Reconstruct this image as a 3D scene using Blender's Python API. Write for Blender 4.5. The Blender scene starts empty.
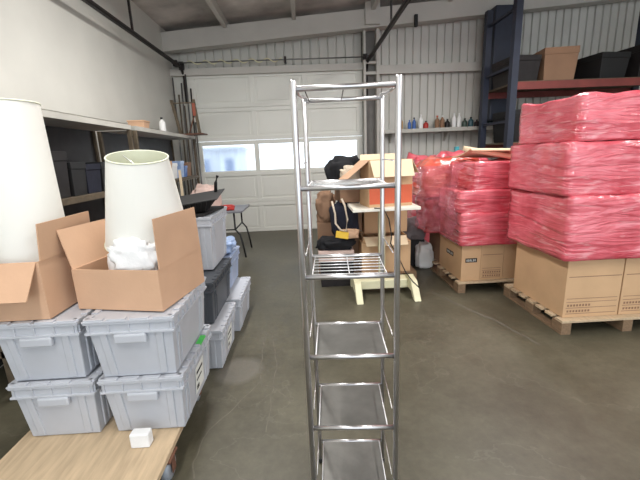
import bpy, bmesh, math, random
from mathutils import Vector, Matrix, noise
random.seed(7)
C = bpy.context.scene.collection
SC = bpy.context.scene
PI = math.pi

# ------------------------------------------------------------------ camera
def set_camera():
    f_px, pitch, roll, yaw = 363.91, 0.22948, -0.04127, 0.03071
    fw = Vector((math.sin(yaw)*math.cos(pitch), math.cos(yaw)*math.cos(pitch), -math.sin(pitch)))
    rt = Vector((math.cos(yaw), -math.sin(yaw), 0)); up = rt.cross(fw)
    rr = math.cos(roll)*rt + math.sin(roll)*up
    uu = -math.sin(roll)*rt + math.cos(roll)*up
    cd = bpy.data.cameras.new('camera'); cam = bpy.data.objects.new('camera', cd); C.objects.link(cam)
    cd.sensor_width = 36; cd.lens = 36*f_px/640; cd.clip_start = 0.05; cd.clip_end = 200
    M = Matrix((rr, uu, -fw)).transposed().to_4x4(); M.translation = Vector((0, 0, 1.5))
    cam.matrix_world = M
    SC.camera = cam
set_camera()

# ------------------------------------------------------------------ world, lights, exposure
w = bpy.data.worlds.new('daylight'); SC.world = w; w.use_nodes = True
bg = w.node_tree.nodes['Background']; bg.inputs[0].default_value = (0.86, 0.93, 1.0, 1); bg.inputs[1].default_value = 2.5
SC.view_settings.view_transform = 'Standard'; SC.view_settings.look = 'None'
SC.view_settings.gamma = 1; SC.view_settings.exposure = 0.0

def area(name, loc, size, power, rot=(0, 0, 0), col=(1, 0.975, 0.95)):
    l = bpy.data.lights.new(name, 'AREA'); l.shape = 'RECTANGLE'; l.size, l.size_y = size; l.energy = power; l.color = col
    o = bpy.data.objects.new(name, l); C.objects.link(o); o.location = loc; o.rotation_euler = rot
    return o
FILL_LAMPS = [(-0.9, 0.3, 3.55), (2.2, 0.3, 3.55), (-0.7, 3.6, 3.60), (2.4, 3.6, 3.60), (5.2, 2.0, 3.7)]  # unseen fill lamps, added to light the room
for i, L in enumerate(FILL_LAMPS):
    area('added_fill_light', (L[0], L[1], L[2]-0.06), (0.18, 2.3), (66, 66, 84, 84, 60)[i])

# ------------------------------------------------------------------ materials
def nt(name):
    m = bpy.data.materials.new(name); m.use_nodes = True
    t = m.node_tree; b = t.nodes['Principled BSDF']
    return m, t, b
def lin(c):
    return tuple(((x/255+0.055)/1.055)**2.4 if x/255 > 0.04045 else x/255/12.92 for x in c)+(1,)
def mat(name, rgb, rough=0.6, metal=0.0, var=0.12, scale=6.0, bump=0.0, bscale=40, coat=0.0, trans=0.0, alpha=1.0, stretch=(1, 1, 1)):
    m, t, b = nt(name); c = lin(rgb)
    b.inputs['Roughness'].default_value = rough; b.inputs['Metallic'].default_value = metal
    b.inputs['Coat Weight'].default_value = coat; b.inputs['Transmission Weight'].default_value = trans
    b.inputs['Alpha'].default_value = alpha
    tc = t.nodes.new('ShaderNodeTexCoord'); mp = t.nodes.new('ShaderNodeMapping'); t.links.new(tc.outputs['Object'], mp.inputs[0])
    mp.inputs['Scale'].default_value = stretch
    if var > 0:
        n = t.nodes.new('ShaderNodeTexNoise'); n.inputs['Scale'].default_value = scale; n.inputs['Detail'].default_value = 5
        t.links.new(mp.outputs[0], n.inputs['Vector'])
        r = t.nodes.new('ShaderNodeValToRGB'); t.links.new(n.outputs['Fac'], r.inputs[0])
        r.color_ramp.elements[0].position = 0.3; r.color_ramp.elements[1].position = 0.7
        r.color_ramp.elements[0].color = tuple(x*(1-var) for x in c[:3])+(1,)
        r.color_ramp.elements[1].color = tuple(min(1, x*(1+var)) for x in c[:3])+(1,)
        t.links.new(r.outputs[0], b.inputs['Base Color'])
    else:
        b.inputs['Base Color'].default_value = c
    if bump > 0:
        n2 = t.nodes.new('ShaderNodeTexNoise'); n2.inputs['Scale'].default_value = bscale; n2.inputs['Detail'].default_value = 4
        t.links.new(mp.outputs[0], n2.inputs['Vector'])
        bp = t.nodes.new('ShaderNodeBump'); bp.inputs['Strength'].default_value = bump; bp.inputs['Distance'].default_value = 0.02
        t.links.new(n2.outputs['Fac'], bp.inputs['Height']); t.links.new(bp.outputs[0], b.inputs['Normal'])
    return m
def emit_mat(name, rgb, s):
    m, t, b = nt(name); b.inputs['Emission Color'].default_value = lin(rgb); b.inputs['Emission Strength'].default_value = s
    b.inputs['Base Color'].default_value = lin(rgb); return m

M = {}
M['chrome'] = mat('chrome', (206, 204, 205), 0.31, 1.0, 0.05, 30)
M['wire'] = mat('bright_wire', (236, 236, 238), 0.4, 0.65, 0)
M['recess_shade'] = mat('painted_recess_shade', (112, 110, 106), 0.7)  # shade of the column recess, put into the colour
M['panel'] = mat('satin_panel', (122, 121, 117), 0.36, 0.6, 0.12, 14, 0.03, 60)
M['panel_glare'] = mat('painted_glare_panel', (226, 226, 228), 0.2, 0.8, 0.05, 14)  # lighter colour paints in the glare on the second shelf
M['black'] = mat('black_rubber', (22, 22, 23), 0.6)
M['white_paint'] = mat('white_paint', (200, 199, 192), 0.6, 0, 0.05, 2)
M['beam'] = mat('beam_paint', (188, 185, 178), 0.6, 0, 0.07, 2)
M['door_paint'] = mat('door_paint', (222, 222, 214), 0.5, 0, 0.03, 1.5)
M['tote'] = mat('grey_tote_plastic', (184, 187, 194), 0.42, 0, 0.06, 5)
M['tote2'] = mat('dark_tote_plastic', (72, 76, 82), 0.42, 0, 0.06, 5)
M['tote3'] = mat('blue_grey_tote_plastic', (160, 172, 196), 0.42, 0, 0.06, 5)
M['carton'] = mat('carton', (200, 162, 132), 0.8, 0, 0.06, 4, 0.05, 60)
M['carton_in'] = mat('carton_inside', (220, 200, 168), 0.85, 0, 0.05, 4)
M['carton_dk'] = mat('brown_carton', (140, 108, 84), 0.8, 0, 0.08, 4)
M['carton_yl'] = mat('tan_carton', (200, 164, 126), 0.75, 0, 0.07, 4)
M['orange'] = mat('orange_print', (206, 98, 66), 0.7, 0, 0.06)
M['wood'] = mat('pale_wood', (190, 168, 138), 0.75, 0, 0.16, 5, 0.15, 30, stretch=(8, 1, 8))
M['wood_dk'] = mat('weathered_wood', (128, 104, 80), 0.8, 0, 0.2, 9, 0.15, 30, stretch=(8, 1, 8))
M['rust'] = mat('rusty_steel', (112, 78, 62), 0.8, 0.2, 0.35, 16)
M['olive'] = mat('brown_steel', (96, 84, 68), 0.7, 0.2, 0.25, 16)
M['steel'] = mat('grey_steel', (122, 122, 122), 0.45, 0.7, 0.15, 10)
M['dsteel'] = mat('dark_steel', (46, 42, 42), 0.5, 0.5, 0.2, 10)
M['cream'] = mat('cream_steel', (216, 212, 178), 0.5, 0, 0.06, 5)
M['desk_white'] = mat('white_laminate', (236, 232, 218), 0.4, 0, 0.03, 5)
M['white'] = mat('white_plastic', (232, 232, 230), 0.5, 0, 0.03, 5)
M['foam'] = mat('white_foam', (235, 236, 236), 0.8, 0, 0.03, 20, 0.1, 80)
M['shelf_white'] = mat('shelf_paint', (182, 180, 172), 0.6, 0, 0.1, 4)
M['navy'] = mat('navy_fabric', (24, 27, 42), 0.9, 0, 0.2, 8, 0.3, 14)
M['blackcloth'] = mat('black_fabric', (20, 20, 24), 0.9, 0, 0.2, 8, 0.3, 14)
M['beige'] = mat('beige_fabric', (205, 190, 170), 0.9, 0, 0.12, 8, 0.4, 20)
M['strap'] = mat('webbing', (150, 138, 118), 0.9)
M['blue'] = mat('blue_plastic', (60, 100, 170), 0.4)
M['bluebag'] = mat('pale_blue_film', (150, 172, 208), 0.35, 0, 0.15, 14, 0.5, 18)
M['teal'] = mat('teal_plastic', (60, 150, 160), 0.4)
M['red'] = mat('red_plastic', (170, 42, 34), 0.45)
M['yellow'] = mat('yellow_label', (220, 180, 50), 0.6)
M['green'] = mat('green_tape', (70, 190, 80), 0.5)
M['label'] = mat('paper_label', (226, 228, 222), 0.7, 0, 0.05)
M['ink'] = mat('black_ink', (34, 30, 30), 0.7)
M['rack_blue'] = mat('blue_rack_paint', (40, 46, 62), 0.5, 0.1, 0.15, 6)
M['rack_red'] = mat('red_rack_paint', (118, 52, 46), 0.5, 0.1, 0.15, 6)
M['pink_bag'] = mat('pale_pink_cloth', (206, 180, 170), 0.9, 0, 0.1, 8, 0.4, 18)

def film_mat(name, c0, c1, rough=0.28):
    m, t, b = nt(name)
    tc = t.nodes.new('ShaderNodeTexCoord'); mp = t.nodes.new('ShaderNodeMapping'); t.links.new(tc.outputs['Object'], mp.inputs[0])
    mp.inputs['Scale'].default_value = (0.8, 0.8, 5)
    mp.inputs['Rotation'].default_value = (0.06, 0.10, 0)
    n = t.nodes.new('ShaderNodeTexNoise'); n.inputs['Scale'].default_value = 2.4; n.inputs['Detail'].default_value = 5; n.inputs['Distortion'].default_value = 1.1
    t.links.new(mp.outputs[0], n.inputs[0])
    n1 = t.nodes.new('ShaderNodeTexNoise'); n1.inputs['Scale'].default_value = 3.2; n1.inputs['Detail'].default_value = 3
    t.links.new(tc.outputs['Object'], n1.inputs[0])
    r = t.nodes.new('ShaderNodeValToRGB'); r.color_ramp.elements[0].position = 0.35; r.color_ramp.elements[1].position = 0.65
    r.color_ramp.elements[0].color = lin(c0); r.color_ramp.elements[1].color = lin(c1)
    t.links.new(n1.outputs['Fac'], r.inputs[0])
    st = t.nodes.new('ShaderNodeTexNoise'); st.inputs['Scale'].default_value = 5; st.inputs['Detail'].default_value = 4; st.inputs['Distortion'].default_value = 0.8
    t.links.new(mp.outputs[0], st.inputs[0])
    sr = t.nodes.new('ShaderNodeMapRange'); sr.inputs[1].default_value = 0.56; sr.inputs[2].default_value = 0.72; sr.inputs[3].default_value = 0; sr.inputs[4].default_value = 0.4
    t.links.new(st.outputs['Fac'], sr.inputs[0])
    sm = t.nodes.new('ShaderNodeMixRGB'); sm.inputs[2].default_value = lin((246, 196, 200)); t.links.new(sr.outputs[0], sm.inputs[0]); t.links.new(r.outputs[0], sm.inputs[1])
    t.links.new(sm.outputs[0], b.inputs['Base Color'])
    bp = t.nodes.new('ShaderNodeBump'); bp.inputs['Strength'].default_value = 0.9; bp.inputs['Distance'].default_value = 0.035
    t.links.new(n.outputs['Fac'], bp.inputs['Height']); t.links.new(bp.outputs[0], b.inputs['Normal'])
    t.links.new(bp.outputs[0], b.inputs['Coat Normal'])
    b.inputs['Roughness'].default_value = rough; b.inputs['Coat Weight'].default_value = 0.9; b.inputs['Coat Roughness'].default_value = 0.10
    return m
M['film'] = film_mat('red_stretch_film', (196, 66, 80), (226, 112, 124), 0.24)
M['film_dk'] = film_mat('deep_red_stretch_film', (160, 48, 56), (208, 84, 92))
M['film_or'] = film_mat('orange_red_stretch_film', (206, 70, 52), (224, 112, 92))
m, t, b = nt('clear_pink_film')
b.inputs['Base Color'].default_value = lin((214, 120, 138)); b.inputs['Roughness'].default_value = 0.1; b.inputs['Alpha'].default_value = 0.3
b.inputs['Coat Weight'].default_value = 1.0
n = t.nodes.new('ShaderNodeTexNoise'); n.inputs['Scale'].default_value = 9; n.inputs['Distortion'].default_value = 2
bp = t.nodes.new('ShaderNodeBump'); bp.inputs['Strength'].default_value = 1; bp.inputs['Distance'].default_value = 0.04
t.links.new(n.outputs['Fac'], bp.inputs['Height']); t.links.new(bp.outputs[0], b.inputs['Normal']); M['film_clear'] = m

# lampshade: thin cloth that lets light through
m, t, b = nt('shade_cloth'); b.inputs['Base Color'].default_value = lin((254, 253, 250)); b.inputs['Roughness'].default_value = 0.9
b.inputs['Subsurface Weight'].default_value = 0.0
tr = t.nodes.new('ShaderNodeBsdfTranslucent'); tr.inputs[0].default_value = lin((250, 249, 242))
mx = t.nodes.new('ShaderNodeMixShader'); mx.inputs[0].default_value = 0.3
out = t.nodes['Material Output']; t.links.new(b.outputs[0], mx.inputs[1]); t.links.new(tr.outputs[0], mx.inputs[2]); t.links.new(mx.outputs[0], out.inputs[0])
M['shade'] = m
M['shade_in'] = mat('shade_lining', (222, 224, 202), 0.8, 0, 0.04)

# concrete floor
m, t, b = nt('concrete_floor')
tc = t.nodes.new('ShaderNodeTexCoord')
def N(kind, **kw):
    n = t.nodes.new(kind)
    for k, v in kw.items(): n.inputs[k].default_value = v
    return n
n1 = N('ShaderNodeTexNoise', Scale=0.9, Detail=6, Roughness=0.7); t.links.new(tc.outputs['Object'], n1.inputs[0])
r1 = t.nodes.new('ShaderNodeValToRGB'); r1.color_ramp.elements[0].position = 0.32; r1.color_ramp.elements[1].position = 0.7
r1.color_ramp.elements[0].color = lin((62, 58, 45)); r1.color_ramp.elements[1].color = lin((98, 94, 78))
t.links.new(n1.outputs['Fac'], r1.inputs[0])
n2 = N('ShaderNodeTexNoise', Scale=22, Detail=8, Roughness=0.7); t.links.new(tc.outputs['Object'], n2.inputs[0])
mm = t.nodes.new('ShaderNodeMixRGB'); mm.blend_type = 'OVERLAY'; mm.inputs[0].default_value = 0.35
t.links.new(r1.outputs[0], mm.inputs[1]); t.links.new(n2.outputs['Fac'], mm.inputs[2])
# cracks: thin lines where a warped noise crosses its middle
wn = N('ShaderNodeTexNoise', Scale=0.55, Detail=7, Roughness=0.55, Distortion=0.25); t.links.new(tc.outputs['Object'], wn.inputs[0])
s1 = t.nodes.new('ShaderNodeMath'); s1.operation = 'SUBTRACT'; s1.inputs[1].default_value = 0.47; t.links.new(wn.outputs['Fac'], s1.inputs[0])
s2 = t.nodes.new('ShaderNodeMath'); s2.operation = 'ABSOLUTE'; t.links.new(s1.outputs[0], s2.inputs[0])
s3 = t.nodes.new('ShaderNodeMath'); s3.operation = 'LESS_THAN'; s3.inputs[1].default_value = 0.0018; t.links.new(s2.outputs[0], s3.inputs[0])
s4 = t.nodes.new('ShaderNodeMath'); s4.operation = 'MULTIPLY'; s4.inputs[1].default_value = 0.06; t.links.new(s3.outputs[0], s4.inputs[0])
m2 = t.nodes.new('ShaderNodeMixRGB'); m2.inputs[2].default_value = lin((158, 152, 140)); t.links.new(s4.outputs[0], m2.inputs[0]); t.links.new(mm.outputs[0], m2.inputs[1])
# pale dried puddle mark beside the tote row
mp = t.nodes.new('ShaderNodeMapping'); mp.inputs['Location'].default_value = (0.55/0.17, -2.38/0.17, 0); mp.inputs['Scale'].default_value = (1/0.17, 1/0.17, 0)
t.links.new(tc.outputs['Object'], mp.inputs[0])
ln = t.nodes.new('ShaderNodeVectorMath'); ln.operation = 'LENGTH'; t.links.new(mp.outputs[0], ln.inputs[0])
ad = t.nodes.new('ShaderNodeMath'); ad.operation = 'MULTIPLY_ADD'; ad.inputs[1].default_value = 1.2; t.links.new(n1.outputs['Fac'], ad.inputs[0]); t.links.new(ln.outputs['Value'], ad.inputs[2])
mr = t.nodes.new('ShaderNodeMapRange'); mr.inputs[1].default_value = 1.25; mr.inputs[2].default_value = 1.65; mr.inputs[3].default_value = 0.5; mr.inputs[4].default_value = 0.0
t.links.new(ad.outputs[0], mr.inputs[0])
m3 = t.nodes.new('ShaderNodeMixRGB'); m3.inputs[2].default_value = lin((118, 114, 106)); t.links.new(mr.outputs[0], m3.inputs[0]); t.links.new(m2.outputs[0], m3.inputs[1])
t.links.new(m3.outputs[0], b.inputs['Base Color'])
r2 = t.nodes.new('ShaderNodeMapRange'); r2.inputs[3].default_value = 0.32; r2.inputs[4].default_value = 0.6
t.links.new(n1.outputs['Fac'], r2.inputs[0]); t.links.new(r2.outputs[0], b.inputs['Roughness'])
bp = t.nodes.new('ShaderNodeBump'); bp.inputs['Strength'].default_value = 0.12; bp.inputs['Distance'].default_value = 0.01
t.links.new(n2.outputs['Fac'], bp.inputs['Height']); t.links.new(bp.outputs[0], b.inputs['Normal'])
M['floor'] = m
# dark roof lining
M['roof'] = mat('roof_lining', (184, 178, 172), 0.9, 0, 0.4, 1.6, 0.2, 8)

# ------------------------------------------------------------------ mesh helpers
class MB:
    def __init__(s): s.bm = bmesh.new()
    def box(s, x0, x1, y0, y1, z0, z1, mtx=None):
        vs = [s.bm.verts.new((x, y, z)) for z in (z0, z1) for y in (y0, y1) for x in (x0, x1)]
        if mtx:
            for v in vs: v.co = mtx @ v.co
        for f in ((0, 2, 3, 1), (4, 5, 7, 6), (0, 1, 5, 4), (2, 6, 7, 3), (0, 4, 6, 2), (1, 3, 7, 5)):
            s.bm.faces.new([vs[i] for i in f])
        return s
    def hexa(s, lo, hi):                     # two rings of 4 points, lo and hi
        a = [s.bm.verts.new(p) for p in lo]; c = [s.bm.verts.new(p) for p in hi]
        s.bm.faces.new(a[::-1]); s.bm.faces.new(c)
        for i in range(4): s.bm.faces.new((a[i], a[(i+1) % 4], c[(i+1) % 4], c[i]))
        return s
    def tube(s, pts, r, n=10, cap=True, r1=None):
        pts = [Vector(p) for p in pts]; rings = []
        up = Vector((0, 0, 1))
        for i, p in enumerate(pts):
            d = (pts[min(i+1, len(pts)-1)]-pts[max(i-1, 0)]).normalized()
            u = up if abs(d.dot(up)) < 0.95 else Vector((1, 0, 0))
            a = d.cross(u).normalized(); c = a.cross(d).normalized()
            rr = r if r1 is None else r+(r1-r)*i/(len(pts)-1)
            rings.append([s.bm.verts.new(p+a*rr*math.cos(2*PI*k/n)+c*rr*math.sin(2*PI*k/n)) for k in range(n)])
        for A, B in zip(rings, rings[1:]):
            for k in range(n): s.bm.faces.new((A[k], A[(k+1) % n], B[(k+1) % n], B[k])).smooth = True
        if cap: s.bm.faces.new(rings[0][::-1]); s.bm.faces.new(rings[-1])
        return s
    def lathe(s, prof, n=24, cx=0, cy=0, cap=True):
        rings = [[s.bm.verts.new((cx+r*math.cos(2*PI*k/n), cy+r*math.sin(2*PI*k/n), z)) for k in range(n)] for r, z in prof]
        for A, B in zip(rings, rings[1:]):
            for k in range(n): s.bm.faces.new((A[k], A[(k+1) % n], B[(k+1) % n], B[k])).smooth = True
        if cap:
            s.bm.faces.new(rings[0][::-1]); s.bm.faces.new(rings[-1])
        return s
    def slab(s, pts, th):                    # planar polygon with a thickness
        P = [Vector(p) for p in pts]; nn = (P[1]-P[0]).cross(P[2]-P[0]).normalized()*th
        a = [s.bm.verts.new(p) for p in P]; c = [s.bm.verts.new(p+nn) for p in P]
        s.bm.faces.new(a[::-1]); s.bm.faces.new(c); k = len(P)
        for i in range(k): s.bm.faces.new((a[i], a[(i+1) % k], c[(i+1) % k], c[i]))
        return s
    def build(s, name, m, parent=None, loc=None, bevel=0, seg=2, rot=None, smooth=False):
        bmesh.ops.recalc_face_normals(s.bm, faces=s.bm.faces)
        if smooth:
            for f in s.bm.faces: f.smooth = True
        me = bpy.data.meshes.new(name); s.bm.to_mesh(me); s.bm.free(); me.materials.append(m)
        o = bpy.data.objects.new(name, me); C.objects.link(o)
        if parent: o.parent = parent
        if loc: o.location = loc
        if rot: o.rotation_euler = rot
        if bevel:
            b = o.modifiers.new('b', 'BEVEL'); b.width = bevel; b.segments = seg; b.limit_method = 'ANGLE'
        return o
def tag(o, label=None, cat=None, group=None, kind=None):
    if label: o['label'] = label
    if cat: o['category'] = cat
    if group: o['group'] = group
    if kind: o['kind'] = kind
    return o
def thing(name, label, cat, loc=(0, 0, 0), rz=0, group=None):
    o = bpy.data.objects.new(name, None); C.objects.link(o); o.location = loc; o.rotation_euler = (0, 0, rz)
    o.empty_display_size = 0.1
    return tag(o, label, cat, group)
def struct(name, mb, m, bevel=0, parent=None):
    o = mb.build(name, m, parent, bevel=bevel); o['kind'] = 'structure'; return o
def copy_tree(o, parent=None):
    c = o.copy(); C.objects.link(c); c.parent = parent
    for ch in list(o.children): copy_tree(ch, c)
    return c
def lump(name, m, loc, size, seed=0, amp=0.25, freq=2.0, parent=None, sub=4, squash=True, rz=0):
    """crumpled soft body resting on its base"""
    bm = bmesh.new(); bmesh.ops.create_icosphere(bm, subdivisions=sub, radius=1)
    sx, sy, sz = size
    for v in bm.verts:
        d = v.co.normalized()
        e = 0.62; q = Vector([math.copysign(abs(x)**e, x) for x in d])
        k = 1+amp*noise.noise(d*freq+Vector((seed*3.1, seed, 0)))+amp*0.45*noise.noise(d*freq*3+Vector((0, seed, seed)))
        v.co = Vector((q.x*sx/2*k, q.y*sy/2*k, q.z*sz/2*k))
    z0 = -sz*0.42
    for v in bm.verts:
        if v.co.z < z0: v.co.z = z0
        v.co.z -= z0
    for f in bm.faces: f.smooth = True
    me = bpy.data.meshes.new(name); bm.to_mesh(me); bm.free(); me.materials.append(m)
    o = bpy.data.objects.new(name, me); C.objects.link(o); o.location = loc; o.rotation_euler = (0, 0, rz); o.parent = parent
    return o

# ------------------------------------------------------------------ SETTING
WX, BY, RX, FY = -2.43, 7.5, 8.0, -3.6
struct('floor', MB().box(WX, RX, FY, BY+0.2, -0.15, 0.0), M['floor'])
struct('floor_outside', MB().box(-25, 25, BY+0.2, 30, -0.2, -0.05), mat('outside_yard', (190, 192, 194), 0.9))
struct('wall_left', MB().box(WX-0.12, WX, FY, BY+0.2, 0, 4.0), M['white_paint'])
struct('wall_right', MB().box(RX, RX+0.12, FY, BY+0.2, 0, 4.8), M['white_paint'])
def roofz(x): return 3.80+0.076*(x-WX)
mb = MB(); mb.hexa([(WX-0.12, FY, roofz(WX)), (RX+0.12, FY, roofz(RX)), (RX+0.12, BY+0.2, roofz(RX)), (WX-0.12, BY+0.2, roofz(WX))],
        [(WX-0.12, FY, roofz(WX)+.1), (RX+0.12, FY, roofz(RX)+.1), (RX+0.12, BY+0.2, roofz(RX)+.1), (WX-0.12, BY+0.2, roofz(WX)+.1)])
struct('ceiling', mb, M['roof'])
def crack(n, pts, wd, m):
    mb = MB(); P = []
    for (xa, ya), (xb, yb) in zip(pts, pts[1:]):
        for k in range(6):
            u = k/6; x = xa+(xb-xa)*u; y = ya+(yb-ya)*u
            P.append((x+0.02*noise.noise(Vector((x*9, y*9, n))), y+0.02*noise.noise(Vector((y*9, x*9, n+5)))))
    P.append(pts[-1])
    for i in range(len(P)-1):
        (xa, ya), (xb, yb) = P[i], P[i+1]; d = Vector((xb-xa, yb-ya)).normalized(); nx, ny = -d.y*wd/2, d.x*wd/2
        k = 0.6+0.6*abs(noise.noise(Vector((xa*11, ya*11, 3))))
        vs = [mb.bm.verts.new(p) for p in ((xa-nx*k, ya-ny*k, 0.0008), (xb-nx*k, yb-ny*k, 0.0008), (xb+nx*k, yb+ny*k, 0.0008), (xa+nx*k, ya+ny*k, 0.0008))]
        mb.bm.faces.new(vs)
    struct('floor_crack', mb, m)
ck = mat('crack_filler', (98, 93, 82), 0.7, 0, 0.15, 20)
CRACKS = [[(-0.621, 1.477), (-0.647, 1.579), (-0.62, 1.792), (-0.511, 1.993), (-0.377, 2.227), (-0.411, 2.653), (-0.418, 2.868), (-0.247, 3.455), (-0.177, 3.89)], [(-0.298, 1.749), (-0.287, 1.991), (-0.284, 2.452), (-0.344, 2.807), (-0.414, 3.095)], [(-0.374, 2.204), (-0.275, 2.151), (-0.156, 1.998)], [(1.308, 3.677), (1.431, 3.357), (1.639, 2.883), (1.745, 2.49)]]
for i, c_ in enumerate(CRACKS): crack(i, c_, 0.010 if i < 3 else 0.03, ck)
# back wall: ribbed sheet above the door and beside it
def ribbed(x0, x1, z0, z1a, z1b, y, pitch=0.152):
    mb = MB(); bm = mb.bm; xs = []
    x = x0
    while x < x1:
        xs += [(x, 0), (x+pitch*0.78, 0), (x+pitch*0.84, 0.034), (x+pitch*0.95, 0.034)]
        x += pitch
    xs = [(a, d) for a, d in xs if a <= x1]+[(x1, 0)]
    lo = [bm.verts.new((a, y+d, z0)) for a, d in xs]; hi = [bm.verts.new((a, y+d, z1a+(z1b-z1a)*(a-x0)/(x1-x0))) for a, d in xs]
    lo2 = [bm.verts.new((a, y+0.1, z0)) for a, d in xs]; hi2 = [bm.verts.new((a, y+0.1, z1a+(z1b-z1a)*(a-x0)/(x1-x0))) for a, d in xs]
    for i in range(len(xs)-1):
        bm.faces.new((lo[i], lo[i+1], hi[i+1], hi[i])); bm.faces.new((lo2[i+1], lo2[i], hi2[i], hi2[i+1]))
        bm.faces.new((hi[i], hi[i+1], hi2[i+1], hi2[i])); bm.faces.new((lo[i+1], lo[i], lo2[i], lo2[i+1]))
    return mb
struct('wall_back', ribbed(1.40, RX, 0, roofz(1.40), roofz(RX), BY), M['white_paint'])
struct('wall_back_upper', ribbed(WX, 1.25, 3.12, roofz(WX), roofz(1.25), BY+0.06, 0.165), M['white_paint'])
struct('wall_back_jamb', MB().box(WX, -2.17, BY, BY+0.12, 0, 3.12), M['white_paint'])
# steel column to the right of the door
mb = MB(); mb.box(1.17, 1.21, 7.28, 7.5, 0, 3.75).box(1.41, 1.46, 7.28, 7.5, 0, 3.95)
mb.box(1.21, 1.41, 7.30, 7.45, 2.93, 2.98); mb.box(1.21, 1.41, 7.30, 7.45, 3.12, 3.16)
struct('trim_1', mb, M['beam'])
struct('trim_15', MB().box(1.17, 1.42, 7.445, 7.56, 0, 3.95), M['recess_shade'])  # grey strip stands in for the shadowed gap behind the column
struct('trim_2', MB().box(WX, 1.17, 7.40, 7.5, 3.04, 3.16), M['beam'])          # header above the door
struct('trim_3', MB().box(1.47, 4.5, 7.36, 7.5, 2.96, 3.10).box(1.47, 4.5, 7.34, 7.37, 2.94, 2.97), M['beam'])   # girt
mb = MB(); y0, y1 = 7.16, 7.36
def raf(x, dz): return 3.40+0.076*(x-WX)+dz
mb.hexa([(WX, y0, raf(WX, 0)), (RX, y0, raf(RX, 0)), (RX, y1, raf(RX, 0)), (WX, y1, raf(WX, 0))],
        [(WX, y0, raf(WX, .31)), (RX, y0, raf(RX, .31)), (RX, y1, raf(RX, .31)), (WX, y1, raf(WX, .31))])
struct('trim_4', mb, M['beam'])                                                   # rafter
mb = MB().box(1.18, 1.44, 7.10, 7.17, 3.72, 4.1)
struct('trim_5', mb, M['beam'])
k = 0
for x in (-1.3, -0.08, 1.32, 2.7, 4.1, 5.5, 6.9):
    k += 1
    struct('trim_%d' % (5+k), MB().box(x-0.035, x+0.035, FY, BY, roofz(x)-0.14, roofz(x)+0.004), M['beam'])
struct('trim_13', MB().box(WX, WX+0.05, FY, BY, 3.30, 3.36), M['white_paint'])
struct('trim_14', MB().box(WX, WX+0.02, FY, BY, 2.02, 2.05), M['white_paint'])

# sectional overhead door, 3 bays x 5 rows
glass, t, b = nt('door_glass'); b.inputs['Base Color'].default_value = (0.95, 0.98, 1, 1); b.inputs['Roughness'].default_value = 0.25
b.inputs['Transmission Weight'].default_value = 1.0; b.inputs['IOR'].default_value = 1.1
door = bpy.data.objects.new('door_1', None); C.objects.link(door); door.location = (0, BY, 0); door['kind'] = 'structure'
bays = [(-2.17, -0.955), (-0.955, 0.055), (0.055, 1.17)]
cells = [(-2.02, -1.0), (-0.91, 0.01), (0.10, 1.05)]
for r in range(5):
    z0, z1 = 0.615*r, 0.615*(r+1)-0.003
    if r == 2: z0, z1 = 1.222, 1.838
    mb = MB()
    if r == 2:
        mb.box(-2.17, 1.17, 0.0, 0.05, z0, 1.257).box(-2.17, 1.17, 0.0, 0.05, 1.762, z1)
        xs = [-2.17]+[v for c in cells for v in c]+[1.17]
        for a in range(0, 8, 2): mb.box(xs[a], xs[a+1], 0.0, 0.05, 1.257, 1.762)
    else:
        mb.box(-2.17, 1.17, 0.015, 0.07, z0, z1+0.004)
        for a, c in cells: mb.box(a+0.05, c-0.05, 0.004, 0.016, z0+0.115, z1-0.115)
        for a, c in cells:                   # raised frames around sunk panels
            pass
        mb.box(-2.17, 1.17, -0.012, 0.016, z0, z0+0.075).box(-2.17, 1.17, -0.012, 0.016, z1-0.075, z1)
        xs = [-2.17]+[v for c in cells for v in c]+[1.17]
        for a in range(0, 8, 2): mb.box(xs[a], xs[a+1], -0.012, 0.016, z0+0.075, z1-0.075)
    mb.build('door_section', M['door_paint'], door, bevel=0.004)
for i, (a, c) in enumerate(cells):
    mb = MB()
    mb.box(a, c, 0.02, 0.03, 1.257, 1.762)
    mb.build('pane', glass, door)
MB().box(-2.17, 1.17, -0.01, 0.05, 0.0, 0.03).build('bottom_seal', M['steel'], door)
# what the door panes look out on
ob = mat('pale_siding', (196, 204, 216), 0.8, 0, 0.3, 1.2, stretch=(6, 1, 0.4))
o = thing('shed', 'pale blue-grey shed seen through the left door pane', 'shed', (-4.6, 15.5, 0))
MB().box(-1.6, 1.9, 0, 2.4, -0.05, 1.86).build('wall', ob, o)
MB().box(-1.8, 2.05, -0.2, 2.6, 1.86, 2.0).build('roof', mat('shed_roof', (150, 160, 178), 0.7), o)
for a in (-1.0, 0.3, 1.3): MB().box(a, a+0.35, -0.03, 0.0, 0.1, 1.5).build('door_leaf', mat('shed_door', (120, 135, 165), 0.7), o)

# tracks, spring shaft
def track(x, label):
    o = thing('door_track', label, 'door track', (x, 0, 3.17))
    mb = MB(); mb.box(-0.024, 0.024, 2.6, 7.25, -0.02, -0.014).box(-0.024, -0.018, 2.6, 7.25, -0.02, 0.024).box(0.018, 0.024, 2.6, 7.25, -0.02, 0.024)
    mb.build('rail', M['dsteel'], o)
    mb = MB(); pts = [(0, 7.25, -0.0), (0, 7.36, -0.03), (0, 7.43, -0.11), (0, 7.45, -0.25), (0, 7.45, -0.6)]
    mb.tube(pts, 0.026, 8); mb.build('curve', M['dsteel'], o)
    MB().box(-0.04, 0.04, 7.34, 7.42, -0.04, 0.10).build('bracket', M['dsteel'], o)
    for yy in (3.2, 5.4): MB().box(-0.012, 0.012, yy, yy+0.03, 0.03, roofz(x)-3.17).build('hanger', M['dsteel'], o)
track(-2.2, 'dark overhead door track running along the left wall')
track(1.25, 'dark overhead door track rising to the roof, right of centre')
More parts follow.
